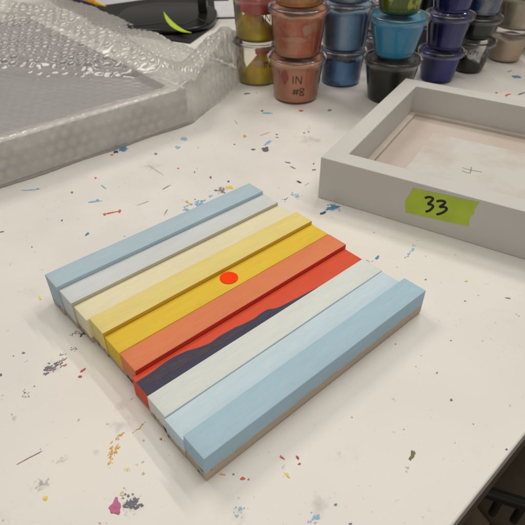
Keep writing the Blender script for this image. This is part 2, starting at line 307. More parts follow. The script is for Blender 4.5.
for i in range(10):
    g = .00018
    bm = bmesh.new(); box(bm, xl[i], xr[i], bnd[i+1]+g, bnd[i]-g, .0002, zt[i])
    bmesh.ops.subdivide_edges(bm, edges=[e for e in bm.edges if abs(e.verts[0].co.x-e.verts[1].co.x) > .1], cuts=24)
    for v in bm.verts:   # hand cut wood is never dead straight
        n_ = noise.noise(Vector((v.co.x*22, i*7.3+v.co.y*30, 0)))*.00022
        v.co.z += n_ if v.co.z > .01 else abs(n_)*.3; v.co.y += noise.noise(Vector((v.co.x*18, i*3.1, 5)))*.00012 if v.co.y > (bnd[i]+bnd[i+1])/2 else 0
    es = [e for e in bm.edges if e.is_manifold and e.calc_face_angle(0) > .8]
    if i in (0, 9):    # outer corners are sanded round, most of all at the foot
        yo = bnd[10] if i == 9 else 0
        low = [e for e in es if max(v.co.z for v in e.verts) < .002 and all(abs(v.co.y-yo) < .001 for v in e.verts)]
        bevel(bm, .0016, 3, low); es = [e for e in bm.edges if e.is_manifold and e.calc_face_angle(0) > .8]
    bevel(bm, .00045, 2, es)
    o = obj('slat', bm, slatmat('slat_paint', pig(*names[i][1]), woodline=[.0062, .0058, .0062, .0052, .0048, .0050, .0022, .0052, .0056, .0086][i], edge=lin(45, 42, 52)), paint, True)
    o['label'] = names[i][0]; slats.append(o)
    if i in (1, 3, 5):     # front side: neighbouring band's hue, darkened to put step shade into the paint
        o.data.materials.append(slatmat('slat_side_shaded_paint', pig(*{1: (186, 178, 150), 3: (200, 158, 40), 5: (190, 50, 34)}[i]), woodline=.005))
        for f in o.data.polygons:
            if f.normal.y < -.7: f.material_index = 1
# red sun dot on the golden slat
r = .0071
bm = lathe([(0, 0), (r, 0), (r, .00012), (r-.0001, .0002), (0, .0002)], 72)
dot = obj('sun_dot', bm, None); dm = NT('sun_red'); p = dm.n('ShaderNodeBsdfPrincipled', i_Roughness=.55); p.inputs['Base Color'].default_value = (1.0, .05, .001, 1); p.inputs['Specular IOR Level'].default_value = .1; dm.l(p.outputs[0], dm.out.inputs[0])
dot.data.materials.append(dm.m); dot.parent = slats[4]; dot['label'] = 'flat round red sun'
dx = Vector((-.0258, .3064, 0))-Vector(PO); c_, s_ = math.cos(PYAW), math.sin(PYAW)
dot.location = (c_*dx.x+s_*dx.y, -s_*dx.x+c_*dx.y, zt[4]+.0003)
# mountain painted along the red slat
top = [(-.0087, -.1248), (.0027, -.1246), (.0110, -.1236), (.0179, -.1233), (.0240, -.1238), (.0298, -.1248), (.0380, -.1276), (.0461, -.1294), (.0550, -.1288), (.0625, -.1292), (.0690, -.1296), (.0740, -.1307), (.0832, -.1317), (.0900, -.1311), (.0969, -.1313), (.1010, -.1336), (.1060, -.1351), (.1187, -.1366), (.1310, -.1376), (.1420, -.1387)]
def smoothpts(P, k=4):
    out = []
    for i in range(len(P)-1):
        p0, p1, p2, p3 = P[max(i-1, 0)], P[i], P[i+1], P[min(i+2, len(P)-1)]
        for j in range(k):
            t = j/k
            out.append(tuple(.5*((2*p1[d])+(-p0[d]+p2[d])*t+(2*p0[d]-5*p1[d]+4*p2[d]-p3[d])*t*t+(-p0[d]+3*p1[d]-3*p2[d]+p3[d])*t**3) for d in range(2)))
    return out+[P[-1]]
def strip(topP, botf, z, xs=None):
    """thin raised film of paint between an upper outline and a lower line, following the slat's top"""
    bm = bmesh.new(); U, Lw = [], []
    for x, y in topP:
        U.append(bm.verts.new((x, y, z))); Lw.append(bm.verts.new((x, min(botf(x), y-.00005), z)))
    for a, b, c, d in zip(U, U[1:], Lw[1:], Lw): bm.faces.new((a, d, c, b))
    ret = bmesh.ops.extrude_face_region(bm, geom=bm.faces[:])
    for v in ret['geom']:
        if isinstance(v, bmesh.types.BMVert): v.co.z -= .0004
    bmesh.ops.recalc_face_normals(bm, faces=bm.faces[:]); return bm
tp = smoothpts(top); zm = zt[6]+.00032
mo = obj('mountain', strip(tp, lambda x: -.1391, zm), paintmat('mountain_indigo', pig(52, 50, 70), .6, amt=.16, scale=(60, 500, 60)), slats[6]); mo['label'] = 'dark indigo mountain ridge'
rust = [(-.0040, -.1287), (.004, -.1277), (.012, -.1268), (.022, -.1268), (.030, -.1280), (.038, -.1306), (.0461, -.1323), (.054, -.1318), (.062, -.1318), (.069, -.1326), (.078, -.1334), (.0855, -.1337)]
low = [(-.0040, -.1316), (.004, -.1332), (.012, -.1330), (.022, -.1339), (.030, -.1335), (.038, -.1349), (.0461, -.1343), (.054, -.1355), (.062, -.1348), (.069, -.1352), (.078, -.1345), (.0855, -.1339)]
lf = lambda x: float(np.interp(x, [p[0] for p in low], [p[1] for p in low]))+.0004*noise.noise(Vector((x*300, 0, 3)))
tr_ = [(x, y+.0004*noise.noise(Vector((x*260, 1, 0)))) for x, y in smoothpts(rust)]
ru = obj('rock_band', strip(tr_, lf, zm+.00008), paintmat('rock_rust', pig(74, 58, 66), .65, col2=pig(54, 50, 68), scale=(140, 700, 60), thresh=(.42, .6)), mo); ru['label'] = 'rusty brown streaks on the mountain'

# ------------------------------------------------------------------ grey shadow-box frame with green tape
FO = (.05621, .45693, 0); FYAW = math.radians(-30.713); FH, FT, FD, FI = .0452, .0205, .2502, .01415
fgrey = paintmat('frame_grey_paint', pig(194, 187, 175), .5, amt=.03, scale=(14, 14, 14), bump=.3, bscale=260)
frame = thing('picture_frame', 'empty square warm grey frame with a green tape tag reading 33', 'picture frame', FO, FYAW)
bm = bmesh.new(); W = FD
def rect(z, m): return [bm.verts.new(q) for q in ((m, m, z), (W-m, m, z), (W-m, W-m, z), (m, W-m, z))]
o0, o1, i1, i0 = rect(0, 0), rect(FH, 0), rect(FH, FT), rect(FI-.003, FT)
i2 = rect(0, FT)
for A, B in ((o0, o1), (o1, i1), (i1, i0), (i0, i2), (i2, o0)):
    for k in range(4): bm.faces.new((A[k], A[(k+1) % 4], B[(k+1) % 4], B[k]))
bmesh.ops.recalc_face_normals(bm, faces=bm.faces[:])
bevel(bm, .0009, 3, [e for e in bm.edges if e.calc_face_angle(0) > .5])
obj('moulding', bm, fgrey, frame)
panm = paintmat('frame_panel', pig(184, 166, 149), .65, col2=pig(190, 177, 162), scale=(16, 16, 16), bump=.1, thresh=(.35, .7))
bm = bmesh.new(); box(bm, FT+.0002, W-FT-.0002, FT+.0002, W-FT-.0002, .004, FI-.0032); pan = obj('back_panel', bm, panm, frame)
bm = bmesh.new()   # stepped ledge round the panel
def ring(z0, z1, m0, m1):
    a = [[bm.verts.new((x, y, z)) for x, y in ((m, m), (W-m, m), (W-m, W-m), (m, W-m))] for m, z in ((m0, z0), (m0, z1), (m1, z1), (m1, z0))]
    for A, B in zip(a, a[1:]+a[:1]):
        for k in range(4): bm.faces.new((A[k], A[(k+1) % 4], B[(k+1) % 4], B[k]))
ring(FI-.0032, FI, FT+.0002, FT+.0075); bmesh.ops.recalc_face_normals(bm, faces=bm.faces[:])
obj('ledge', bm, paintmat('ledge_paint', pig(184, 171, 154), .6), frame)
def wob(pts, amp=.0006, n=10, seed=0):
    out = []
    for i in range(len(pts)):
        a, b = Vector(pts[i]), Vector(pts[(i+1) % len(pts)])
        for k in range(n):
            p = a.lerp(b, k/n); q = noise.noise(Vector((p.x*140+seed, p.y*140, seed)))*amp
            out.append((p.x+q, p.y-q))
    return out
pm = obj('paper_patch', prism(wob([(.0625, .045), (.187, .045), (.187, .184), (.0625, .184)], .0012), FI-.00315, FI-.0027),
    paintmat('pale_patch', pig(197, 191, 178), .6, col2=pig(188, 174, 158), scale=(22, 22, 22), bump=.1, thresh=(.42, .66)), pan)
pm['label'] = 'pale square patch on the panel'
def ribbon(P, w, up=(0, 0, 1), thick=.0001):
    """pen stroke: flat ribbon along points; up = surface normal (vector or one per point)"""
    P = [Vector(p) for p in P]; bm = bmesh.new(); rows = []
    for i, p in enumerate(P):
        d = (P[min(i+1, len(P)-1)]-P[max(i-1, 0)]).normalized(); u = Vector(up[i] if isinstance(up, list) else up)
        s = d.cross(u).normalized(); ww = w*(1 if 0 < i < len(P)-1 else .6)
        rows.append([bm.verts.new(p+s*ww/2+u*thick), bm.verts.new(p-s*ww/2+u*thick), bm.verts.new(p-s*ww/2-u*thick*.5), bm.verts.new(p+s*ww/2-u*thick*.5)])
    for A, B in zip(rows, rows[1:]):
        for k in range(4): bm.faces.new((A[k], B[k], B[(k+1) % 4], A[(k+1) % 4]))
    bm.faces.new(rows[0]); bm.faces.new(rows[-1][::-1])
    bmesh.ops.recalc_face_normals(bm, faces=bm.faces[:]); return bm
def join(bms):
    out = bmesh.new()
    for b in bms:
        me = bpy.data.meshes.new('t'); b.to_mesh(me); b.free(); out.from_mesh(me); bpy.data.meshes.remove(me)
    return out
def curve(P, k=5): 
    return smoothpts(P, k)
pz = FI-.0026
pen = [[(.1138, .1150), (.122, .1142), (.134, .1162)], [(.1215, .1215), (.1228, .1140), (.1236, .1080)], [(.1150, .1085), (.1200, .1066), (.1240, .1078)]]
obj('pencil_mark', join([ribbon([(x, y, pz) for x, y in curve(P)], .0006) for P in pen]), paintmat('pencil', lin(110, 98, 88), .6), pm)
# tape on the front face (local x, z), face normal -y
tp_ = [(.0921, .0390), (.108, .0400), (.128, .0412), (.1497, .0424), (.1486, .0398), (.1478, .0385), (.1484, .0362), (.1470, .0345), (.1478, .0322), (.1482, .0300), (.1468, .0282), (.1458, .0262), (.1462, .0240), (.1456, .0222), (.1462, .0205), (.1470, .0169),
       (.135, .0158), (.115, .0141), (.0902, .0123), (.0896, .0160), (.0888, .0180), (.0886, .0210), (.0877, .0227), (.0885, .0262), (.0893, .0290), (.0912, .0322), (.0910, .0345), (.0920, .0362)]
bm = prism(tp_, 0, .00022)
for v in bm.verts: v.co = Vector((v.co.x, -v.co.z-.0001, v.co.y))
bmesh.ops.recalc_face_normals(bm, faces=bm.faces[:])
tape = obj('tape', bm, paintmat('green_tape', pig(130, 144, 40, 1.85), .6, amt=.07, scale=(60, 60, 60), bump=.35, bscale=(300, 300, 1800)), frame); tape['label'] = 'torn strip of green masking tape marked 33'
d3a = [(.1046, .0324), (.1066, .0341), (.1090, .0349), (.1114, .0344), (.1112, .0322), (.1086, .0276), (.1110, .0278), (.1131, .0270), (.1128, .0246), (.1108, .0212), (.1078, .0190)]
d3b = [(.1152, .0322), (.1175, .0338), (.1200, .0346), (.1224, .0341), (.1218, .0318), (.1190, .0278), (.1222, .0290), (.1250, .0284), (.1246, .0256), (.1216, .0220), (.1177, .0192)]
obj('handwriting', join([ribbon([(x, -.00034, z) for x, z in curve(P, 4)], .0023, (0, -1, 0)) for P in (d3a, d3b)]), paintmat('marker_black', (.012, .012, .014), .5), tape)

# ------------------------------------------------------------------ cups of paint
wallm = clearplastic('cup_plastic', .004, tint=(.99, .99, .99), rough=.1, film=(.75, .75, .74))
lidm = clearplastic('lid_plastic', .05, tint=(.985, .985, .985), rough=.12, film=(.78, .78, .77))
inkm = paintmat('marker_ink', (.02, .02, .022), .5)
def cup(px_py_xy, z0, rb, rt, h, col, label, col2=None, fill=.86, shape=None, thresh=(.45, .6), scale=60, stroke=None, smear=None, lid=True, wall=None, milky=None, group='stacked tubs of paint'):
    x, y = px_py_xy
    c = thing('paint_cup', label, 'paint cup', (x, y, z0), 0, group)
    rw = rt-.0035; hw = h-.0065; t = .0007
    R = lambda z: rb+(rw-rb)*max(0, min(1, z/hw))
    prof = [(0, .0015), (rb-.006, .0015), (rb-.004, .0004), (rb-.0015, .0004), (rb, .002)]+[(R(hw*k/6), max(.003, hw*k/6)) for k in range(1, 7)]+[(rw+.0018, hw+.0003), (rw+.0018, hw+.0012), (rw-t, hw+.0012)]
    if milky: wall = clearplastic('cup_plastic_smeared', milky, tint=(.99, .98, .94), film=(.9, .82, .62))
    obj('cup_wall', lathe(prof, 72), wall or wallm, c, True)
    if lid:
        zl = hw+.0015
        obj('lid', lathe([(rt-.0008, zl-.0035), (rt, zl-.0030), (rt+.0002, zl+.0022), (rt-.0006, zl+.0036), (rt-.0022, zl+.0040), (rt-.0036, zl+.0030), (rt-.0042, zl+.0006), (rb+.004, zl+.0004), (rb+.0028, zl+.0012), (rb+.0012, zl+.0012), (0, zl+.001)], 72), lidm, c, True)
    if col is not None:
        pmz = paintmat('cup_paint', pig(*col, 2.3), .33, col2=(pig(*col2, 2.3) if col2 else None), scale=(scale, scale, scale*.7), amt=.14, bump=.5, bscale=160, thresh=thresh, bd=.001, spec=.2)
        pr = next(n for n in pmz.node_tree.nodes if n.type == 'BSDF_PRINCIPLED')     # wet acrylic lets light bleed through
        lum = max(pig(*col, 2.3)); pr.inputs['Subsurface Weight'].default_value = .75 if lum > .3 else .0
        pr.inputs['Subsurface Radius'].default_value = (1, 1, 1); pr.inputs['Subsurface Scale'].default_value = .012
        sd = random.uniform(0, 50)
        if shape is None:
            zf = hw*fill; N = 72
            pf = [(0, .0022), (rb-.0022, .0022)]+[(R(zf*k/10)-.0011, max(.003, zf*k/10)) for k in range(11)]+[(R(zf)*.9, zf+.0008), (R(zf)*.6, zf-.001), (R(zf)*.25, zf+.001), (0, zf)]
            def fn(X, Y, Z):
                if Z > zf*.6: Z += (Z/zf-.6)*.009*noise.noise(Vector((X*45+sd, Y*45, sd)))
                return (X, Y, Z)
            bm = lathe(pf, N, fn=fn)
        else: bm = shape(rb, R, hw, sd)
        obj('paint', bm, pmz, c, True)
    toc = math.atan2(-y, -x)   # side turned to the viewer
    if smear:
        for (a0, zf0, wa, hz, cc) in smear:
            bm = bmesh.new(); N = 26; P = []
            for i in range(N):
                q = 2*math.pi*i/N; f = 1+.35*noise.noise(Vector((math.cos(q)*1.5, math.sin(q)*1.5, zf0*9)))
                an = toc+a0+wa*math.cos(q)*f; z = h*zf0+hz*math.sin(q)*f; P.append((an, z))
            ctr = bm.verts.new(((R(h*zf0)-.0003)*math.cos(toc+a0), (R(h*zf0)-.0003)*math.sin(toc+a0), h*zf0))
            m_ = [bm.verts.new(((R((z+h*zf0)/2)-.0003)*math.cos((an+toc+a0)/2), (R((z+h*zf0)/2)-.0003)*math.sin((an+toc+a0)/2), (z+h*zf0)/2)) for an, z in P]
            v_ = [bm.verts.new(((R(z)-.0003)*math.cos(an), (R(z)-.0003)*math.sin(an), z)) for an, z in P]
            for i in range(N):
                bm.faces.new((ctr, m_[i], m_[(i+1) % N])); bm.faces.new((m_[i], v_[i], v_[(i+1) % N], m_[(i+1) % N]))
            obj('paint_smear', bm, paintmat('smear', pig(*cc, 2.0), .35), c, True)
    if stroke:
        bms = []
        for P in stroke:
            pts, ups = [], []
            for u, v in P:   # u metres sideways (right +), v metres up
                an = toc+u/R(v); rr = R(v)+.0004
                pts.append((rr*math.cos(an), rr*math.sin(an), v)); ups.append((math.cos(an), math.sin(an), 0))
            bms.append(ribbon(pts, .0010, ups))
        obj('handwriting', join(bms), inkm, c)
    return c
def seg(P, k=6):
    out = []
    for a, b in zip(P, P[1:]):
        for j in range(k): out.append((a[0]+(b[0]-a[0])*j/k, a[1]+(b[1]-a[1])*j/k))
    return out+[P[-1]]
def mound(hr, tilt=0, az=0, top=.2, off=(0, 0), wav=.004, base=0.0, pw=1.3, cr=.0011):
    """heap of paint clinging to the cup, height hr*wall height, leaning towards az"""
    def f(rb, R, hw, sd):
        zt_ = hw*hr; pf = [(0, .0022)]
        pf += [(max(rb-.0022, .001), .0022)]
        K = 12
        for k in range(K+1):
            z = zt_*k/K; w = 1-(1-top)*(max(0, (k/K-base)/(1-base)))**pw
            pf.append(((R(z)-cr)*w, max(.003, z)))
        pf.append((0, zt_))
        def fn(X, Y, Z):
            q = Z/zt_; n_ = noise.noise(Vector((X*70+sd, Y*70, Z*90)))
            X2 = X+off[0]*q; Y2 = Y+off[1]*q
            Z2 = Z+tilt*q*(X*math.cos(az)+Y*math.sin(az))+wav*q*n_
            rl = math.hypot(X2, Y2); lim = R(max(0, Z2))-.0011
            if rl > lim: X2 *= lim/rl; Y2 *= lim/rl
            return (X2, Y2, max(.0022, Z2))
        return lathe(pf, 64, fn=fn)
    return f
# strokes "IN #8": u right, v up
def INs(u, v, s=1.0):
    L = lambda P: [(u+a*s, v+b*s) for a, b in seg(P)]
    return [L([(0, 0), (0, .0085)]), L([(.003, 0), (.0030, .0085), (.0085, 0), (.0087, .0088)])]
def H8(u, v, s=1.0):
    L = lambda P: [(u+a*s, v+b*s) for a, b in seg(P)]
    c8 = [(.0085+.0019*math.sin(t)*(1 if math.cos(t/2) > -2 else 1), .0038+.0034*math.cos(t/1)) for t in [0]]
    e8 = []
    for i in range(25):
        t = 2*math.pi*i/24; e8.append((u+s*(.0098+.0022*math.sin(2*t)), v+s*(.0035+.0037*math.cos(t))))
    return [L([(.0018, 0), (.0026, .0068)]), L([(.0046, 0), (.0054, .0068)]), L([(0, .0022), (.0068, .0026)]), L([(.0004, .0046), (.0072, .005)]), e8]
oc = (.0466, .7250)
cup(oc, 0, .0300, .0395, .0600, (236, 160, 118), 'salmon pink tub marked IN #8 at the bottom of the front left stack', col2=(228, 142, 102), fill=.97, thresh=(.4, .75), scale=40,
    stroke=INs(-.0040, .0300, 1.3)+H8(-.0050, .0140, 1.35), smear=[(-.46, .62, .17, .0085, (150, 44, 34)), (.55, .6, .16, .014, (226, 120, 84)), (-.9, .6, .22, .013, (228, 158, 124))])
cup(oc, .0600, .0300, .0398, .0610, (236, 158, 112), 'streaky salmon tub resting on the tub marked IN #8', col2=(204, 104, 72), fill=.95, thresh=(.46, .56), scale=55,
    smear=[(.35, .62, .2, .006, (222, 160, 130)), (-.2, .42, .5, .004, (230, 150, 112))])
cup(oc, .1210, .0300, .040, .060, (222, 148, 78), 'golden orange tub topmost in the front left stack', fill=.9)
yc = (-.0075, .7955)
def yel_cone(): return mound(.78, 0, 0, .12, (.008, .002), .003, base=.12, pw=.8)
cup(yc, 0, .0312, .0355, .0600, (246, 200, 14), 'mustard yellow tub with a cone of paint, lowest beside the bubble wrap', shape=yel_cone(), milky=.08,
    smear=[(.10, .56, .40, .0035, (226, 170, 150)), (.35, .84, .5, .0055, (205, 90, 76))], stroke=INs(.010, .026, 1.1))
c = cup(yc, .0605, .0300, .0372, .0600, (250, 208, 14), 'yellow tub with a red layer on top, standing on the mustard yellow tub', shape=mound(.62, .35, math.pi, .25, (-.004, 0), .004, base=.3), milky=.06, stroke=INs(.008, .028, 1.2))
rd = mound(.5, 0, 0, .9, (0, 0), .004, base=.5, cr=.0032)(.030, lambda z: .0322, .05, 3)
for v in rd.verts: v.co.z += .034; v.co.x = v.co.x*.9+.003
obj('paint', rd, paintmat('red_paint', pig(205, 66, 62), .35, amt=.15), c, True)['label'] = 'coral red layer'
bc = (.1170, .7870)
cup(bc, 0, .0285, .0345, .0500, (98, 134, 170), 'slate blue tub with navy drips, lowest behind the salmon stack', col2=(80, 112, 150), fill=.9, smear=[(-.75, .80, .3, .004, (40, 50, 85)), (.35, .80, .33, .0042, (40, 50, 82)), (-.3, .1, .35, .0035, (52, 86, 130))])
cup(bc, .0505, .0310, .0385, .0610, (136, 158, 180), 'tall grey blue tub on the slate blue tub', col2=(116, 146, 174), fill=.96, scale=24)
cup(bc, .1120, .0300, .0385, .058, (150, 164, 180), 'pale grey tub topmost behind the salmon stack', fill=.9)
kc = (.1755, .7220)
cup(kc, 0, .0272, .0395, .0580, (22, 20, 16), 'black tub under the teal tub, beside the grey frame', col2=(15, 13, 11), fill=.95)
cup(kc, .0582, .0255, .0395, .0530, (14, 134, 168), 'bright teal tub on the black tub', col2=(12, 122, 156), fill=.99, thresh=(.3, .8), scale=20, wall=clearplastic('cup_plastic_tint', .03))
cup((kc[0]-.001, kc[1]+.002), .1114, .0245, .037, .05, (66, 84, 14), 'mottled olive green tub on the teal tub', col2=(150, 156, 16), fill=.96, thresh=(.56, .6), scale=50)
nc = (.2635, .7960)
cup(nc, 0, .0235, .0335, .0462, (14, 22, 92), 'navy tub at the bottom of the stack right of the teal tub', fill=.93)
cup((nc[0]+.0015, nc[1]), .0464, .0240, .0345, .0495, (22, 26, 84), 'dusty navy tub in the middle of the navy stack', col2=(38, 42, 92), fill=.93, scale=30)
cup((nc[0]+.001, nc[1]), .0961, .0240, .0345, .05, (26, 28, 96), 'navy blue tub topmost of the navy stack', fill=.93)
cc = (.3230, .8380)
cup(cc, 0, .0225, .0345, .0490, (14, 15, 13), 'nearly empty clear tub with a black puddle of paint, below a dark green tub', shape=mound(.38, -.42, 0, .75, (0, 0), .003, base=.0), smear=[(.1, .60, .25, .005, (176, 170, 160))],
    stroke=[seg([(-.004, .030), (-.0035, .038), (.000, .031), (.002, .038)]), seg([(.004, .031), (.0045, .0385), (.008, .036), (.005, .034)]), seg([(.009, .031), (.011, .037)])])
cup(cc, .0492, .0232, .0345, .0330, (20, 32, 20), 'short dark green tub on the nearly empty clear tub', fill=.95)
cup((cc[0]+.001, cc[1]), .0824, .0240, .034, .05, (118, 118, 122), 'grey tub with a blue smear topmost over the dark green tub', col2=(70, 84, 104), fill=.8, smear=[(-.5, .3, .5, .006, (50, 90, 140))])
ec = (.3990, .8890)
cup(ec, 0, .0240, .0355, .0500, (196, 170, 146), 'beige tub lowest at the right edge', col2=(176, 148, 120), fill=.82, scale=30)
cup((ec[0]+.006, ec[1]+.004), .0502, .0300, .0400, .052, (184, 164, 140), 'taupe tub on the beige tub at the right edge', fill=.95)
cup((ec[0]+.012, ec[1]+.004), .1024, .028, .040, .052, (190, 172, 146), 'sand coloured tub topmost at the right edge', fill=.9)
cup((.478, .925), 0, .026, .037, .052, (205, 60, 45), 'red tub peeking in beside the beige tub at the right edge', fill=.9)
cup((.1905, .8650), 0, .0245, .0340, .048, (38, 34, 57), 'dark purple tub behind the black and teal stack, on the table', fill=.93)
cup((.1905, .8650), .0482, .0245, .0340, .048, (52, 45, 59), 'dusky violet tub standing on the dark purple tub', fill=.93)
cup((.3550, .9650), 0, .027, .037, .052, (18, 21, 27), 'blackish blue tub in the back row, on the table', fill=.93)
cup((.3550, .9650), .0522, .027, .037, .052, (23, 31, 40), 'ink blue tub in the back row on the blackish blue tub', fill=.93)
cup((.2750, .9300), 0, .027, .037, .052, (17, 17, 27), 'very dark tub in the back row behind the navy stack', fill=.93)
cup((.2750, .9300), .0522, .027, .037, .052, (27, 24, 37), 'dim plum tub on the very dark tub behind the navy stack', fill=.93)

# ------------------------------------------------------------------ bubble-wrapped frame
CW = G(194, 123); WYAW = math.radians(41.34)
inner = thing('wrapped_frame', 'large pale grey tray frame packed inside the bubble wrap at left', 'picture frame', CW, WYAW)
bm = bmesh.new(); X0, X1, Y0, Y1, H0 = -.46, -.004, .005, .47, .0455
def rr_(z, m): return [bm.verts.new(q) for q in ((X0+m, Y0+m, z), (X1-m, Y0+m, z), (X1-m, Y1-m, z), (X0+m, Y1-m, z))]
a_, b1, c1, d1 = rr_(.001, 0), rr_(H0, 0), rr_(H0, .014), rr_(.001, .014)
for A, B in ((a_, b1), (b1, c1), (c1, d1), (d1, a_)):
    for k in range(4): bm.faces.new((A[k], A[(k+1) % 4], B[(k+1) % 4], B[k]))
bmesh.ops.recalc_face_normals(bm, faces=bm.faces[:]); bevel(bm, .0008, 2)
obj('moulding', bm, paintmat('inner_frame_white', (.86, .85, .82), .5), inner)
bm = bmesh.new(); box(bm, X0+.0145, X1-.0145, Y0+.0145, Y1-.0145, .002, .036)
obj('picture_panel', bm, paintmat('inner_panel', pig(84, 84, 92), .6, col2=pig(118, 116, 118), scale=(9, 9, 9)), inner)

def vnoise(x, y, seed):
    r = np.random.default_rng(seed); g = r.random((64, 64)); xi = np.floor(x).astype(int); yi = np.floor(y).astype(int)
    fx = x-xi; fy = y-yi; fx = fx*fx*(3-2*fx); fy = fy*fy*(3-2*fy)
    g00 = g[xi % 64, yi % 64]; g10 = g[(xi+1) % 64, yi % 64]; g01 = g[xi % 64, (yi+1) % 64]; g11 = g[(xi+1) % 64, (yi+1) % 64]
    return (g00*(1-fx)+g10*fx)*(1-fy)+(g01*(1-fx)+g11*fx)*fy-.5
sm = lambda x: np.clip(x, 0, 1)**2*(3-2*np.clip(x, 0, 1))
def Hwrap(s, V):
    Vf = .52*np.clip(s, 0, 1)
    flat = .0495-.0075*sm((V-.012)/.012)*sm((-.018-s)/.015)*(1-sm((V-.44)/.02))+0*s
    flat = flat*(1-.35*sm((s+.002)/.05))
    # crease -> ridge (loose plastic thrown over the right and back side)
    sc = -.034-(V-.094)*.95
    sR = np.interp(V, [0, .1, .23, .34, .43, .6], [.016, .004, -.002, -.010, -.030, -.09])
    pk = np.interp(V, [0, .06, .12, .3, .6], [.048, .052, .062, .071, .074])
    e = (s-sc)/np.maximum(sR-sc, .01)
    up = .033+(pk-.033)*np.clip(e, 0, 1)**1.1
    dn = pk*(1-sm((s-sR)/.075))
    A = np.where(s < sR, np.where(e > 0, up, .033*np.clip(1+2.5*e, 0, 1)), dn)
    # tail beyond the corner
    vc = .028+.48*np.clip(s, 0, .2)
    pt = np.interp(s, [-.02, .0, .04, .08, .12, .16], [.044, .044, .047, .056, .062, .064])
    B = pt*(1-sm((V-vc-.02)/.07))*sm((s+.03)/.03)
    k = 90
    M = np.log(np.exp(k*flat*(1-sm((s-.0)/.04)))+np.exp(k*A)*(sm((V-.03)/.05))+np.exp(k*B))/k
    return M
ds = .00125
sv = np.arange(-.445, .172, ds); tv = np.arange(0, .74, ds)
Sg, Tg = np.meshgrid(sv, tv, indexing='ij')
Vf = .52*np.clip(sv, 0, 1)+.0012*np.sin(sv*70)
off = .022*sm(sv/.06)
Ht = Hwrap(sv, Vf+off)
px_ = np.zeros_like(Sg); py_ = np.zeros_like(Sg); pz_ = np.zeros_like(Sg)
Hc = Ht[:, None]; q = np.clip(Tg/Hc, 0, 1)
Vv = Vf[:, None]+off[:, None]*q+np.maximum(0, Tg-Hc)
tops = Hwrap(Sg, Vv)
pz_ = np.where(Tg < Hc, Tg, tops); px_ = Sg.copy(); py_ = Vv
# soften the top front edge
loose = np.clip(sm((Sg-(-.034-(Vv-.094)*.95))/.03), 0, 1)*np.clip(Tg/.05, .15, 1)
cr = np.abs(vnoise(Sg*14+Vv*9, Vv*15-Sg*6, 1))*2; cr2 = np.abs(vnoise(Sg*34-Vv*12, Vv*26+Sg*14, 2))*2
dz = loose*((.5-cr)*.008+(.5-cr2)*.0022)+.0022*vnoise(Sg*30, Tg*34, 3)
pz_ += dz*np.clip(Tg/.03, 0, 1)
py_ += -.004*loose*vnoise(Sg*25, Tg*25, 4)-.0015*vnoise(Sg*25, Tg*60, 6)
px_ += .006*loose*vnoise(Sg*30+5, Tg*30, 5)
endf = sm((.172-Sg)/.02); pz_ = np.maximum(.0012, pz_*endf)
for _ in range(3):
    for A in (py_, pz_): A[:, 1:-1] = .25*A[:, :-2]+.5*A[:, 1:-1]+.25*A[:, 2:]
P = np.stack([px_, py_, pz_], -1)
du = np.gradient(P, axis=0); dv = np.gradient(P, axis=1); N = np.cross(du, dv); N /= np.linalg.norm(N, axis=-1, keepdims=True)+1e-12
# hexagonal bubbles
sp = .0132; rowh = sp*.866
row = np.round(Tg/rowh); shift = (row % 2)*.5
best = np.full(Sg.shape, 9.); bid = np.zeros_like(Sg)
for dr in (-1, 0, 1):
    rw = row+dr; shf = (rw % 2)*.5; cx = (np.round(Sg/sp-shf)+shf)*sp; cy = rw*rowh
    dd = np.hypot(Sg-cx, Tg-cy); m = dd < best; best = np.where(m, dd, best); bid = np.where(m, cx*131.7+cy*977.3, bid)
rad = .0060; rnd = np.modf(np.abs(np.sin(bid*127.1)*43758.5))[0]
loose2 = sm((Sg-(-.034-(Vv-.094)*.95))/.03)
hgt = (.0007+.0017*loose2)*(.55+.45*rnd)*np.where(rnd < .06, .15, 1)
dome = np.sqrt(np.clip(1-(best/rad)**2, 0, 1))**.8
P = P+N*(dome*hgt)[..., None]
P[..., 2] = np.maximum(.0008, P[..., 2])
ns, nt = Sg.shape
me = bpy.data.meshes.new('bubble_wrap'); idx = np.arange(ns*nt).reshape(ns, nt)
F = np.stack([idx[:-1, :-1], idx[1:, :-1], idx[1:, 1:], idx[:-1, 1:]], -1).reshape(-1, 4)
me.vertices.add(ns*nt); me.vertices.foreach_set('co', P.reshape(-1).astype(np.float32))
me.loops.add(F.size); me.loops.foreach_set('vertex_index', F.reshape(-1).astype(np.int32))
me.polygons.add(len(F)); me.polygons.foreach_set('loop_start', (np.arange(len(F))*4).astype(np.int32)); me.polygons.foreach_set('loop_total', np.full(len(F), 4, np.int32))
me.update(); me.validate()
wrapm = clearplastic('bubble_film', .33, tint=(1, 1, 1), rough=.10, film=(.95, .94, .92), base=-.01)
wo = obj('bubble_wrap', me, wrapm, None, True); wo.location = CW; wo.rotation_euler = (0, 0, WYAW)
tag(wo, 'crumpled clear bubble wrap draped over the pale tray frame at left', 'bubble wrap')

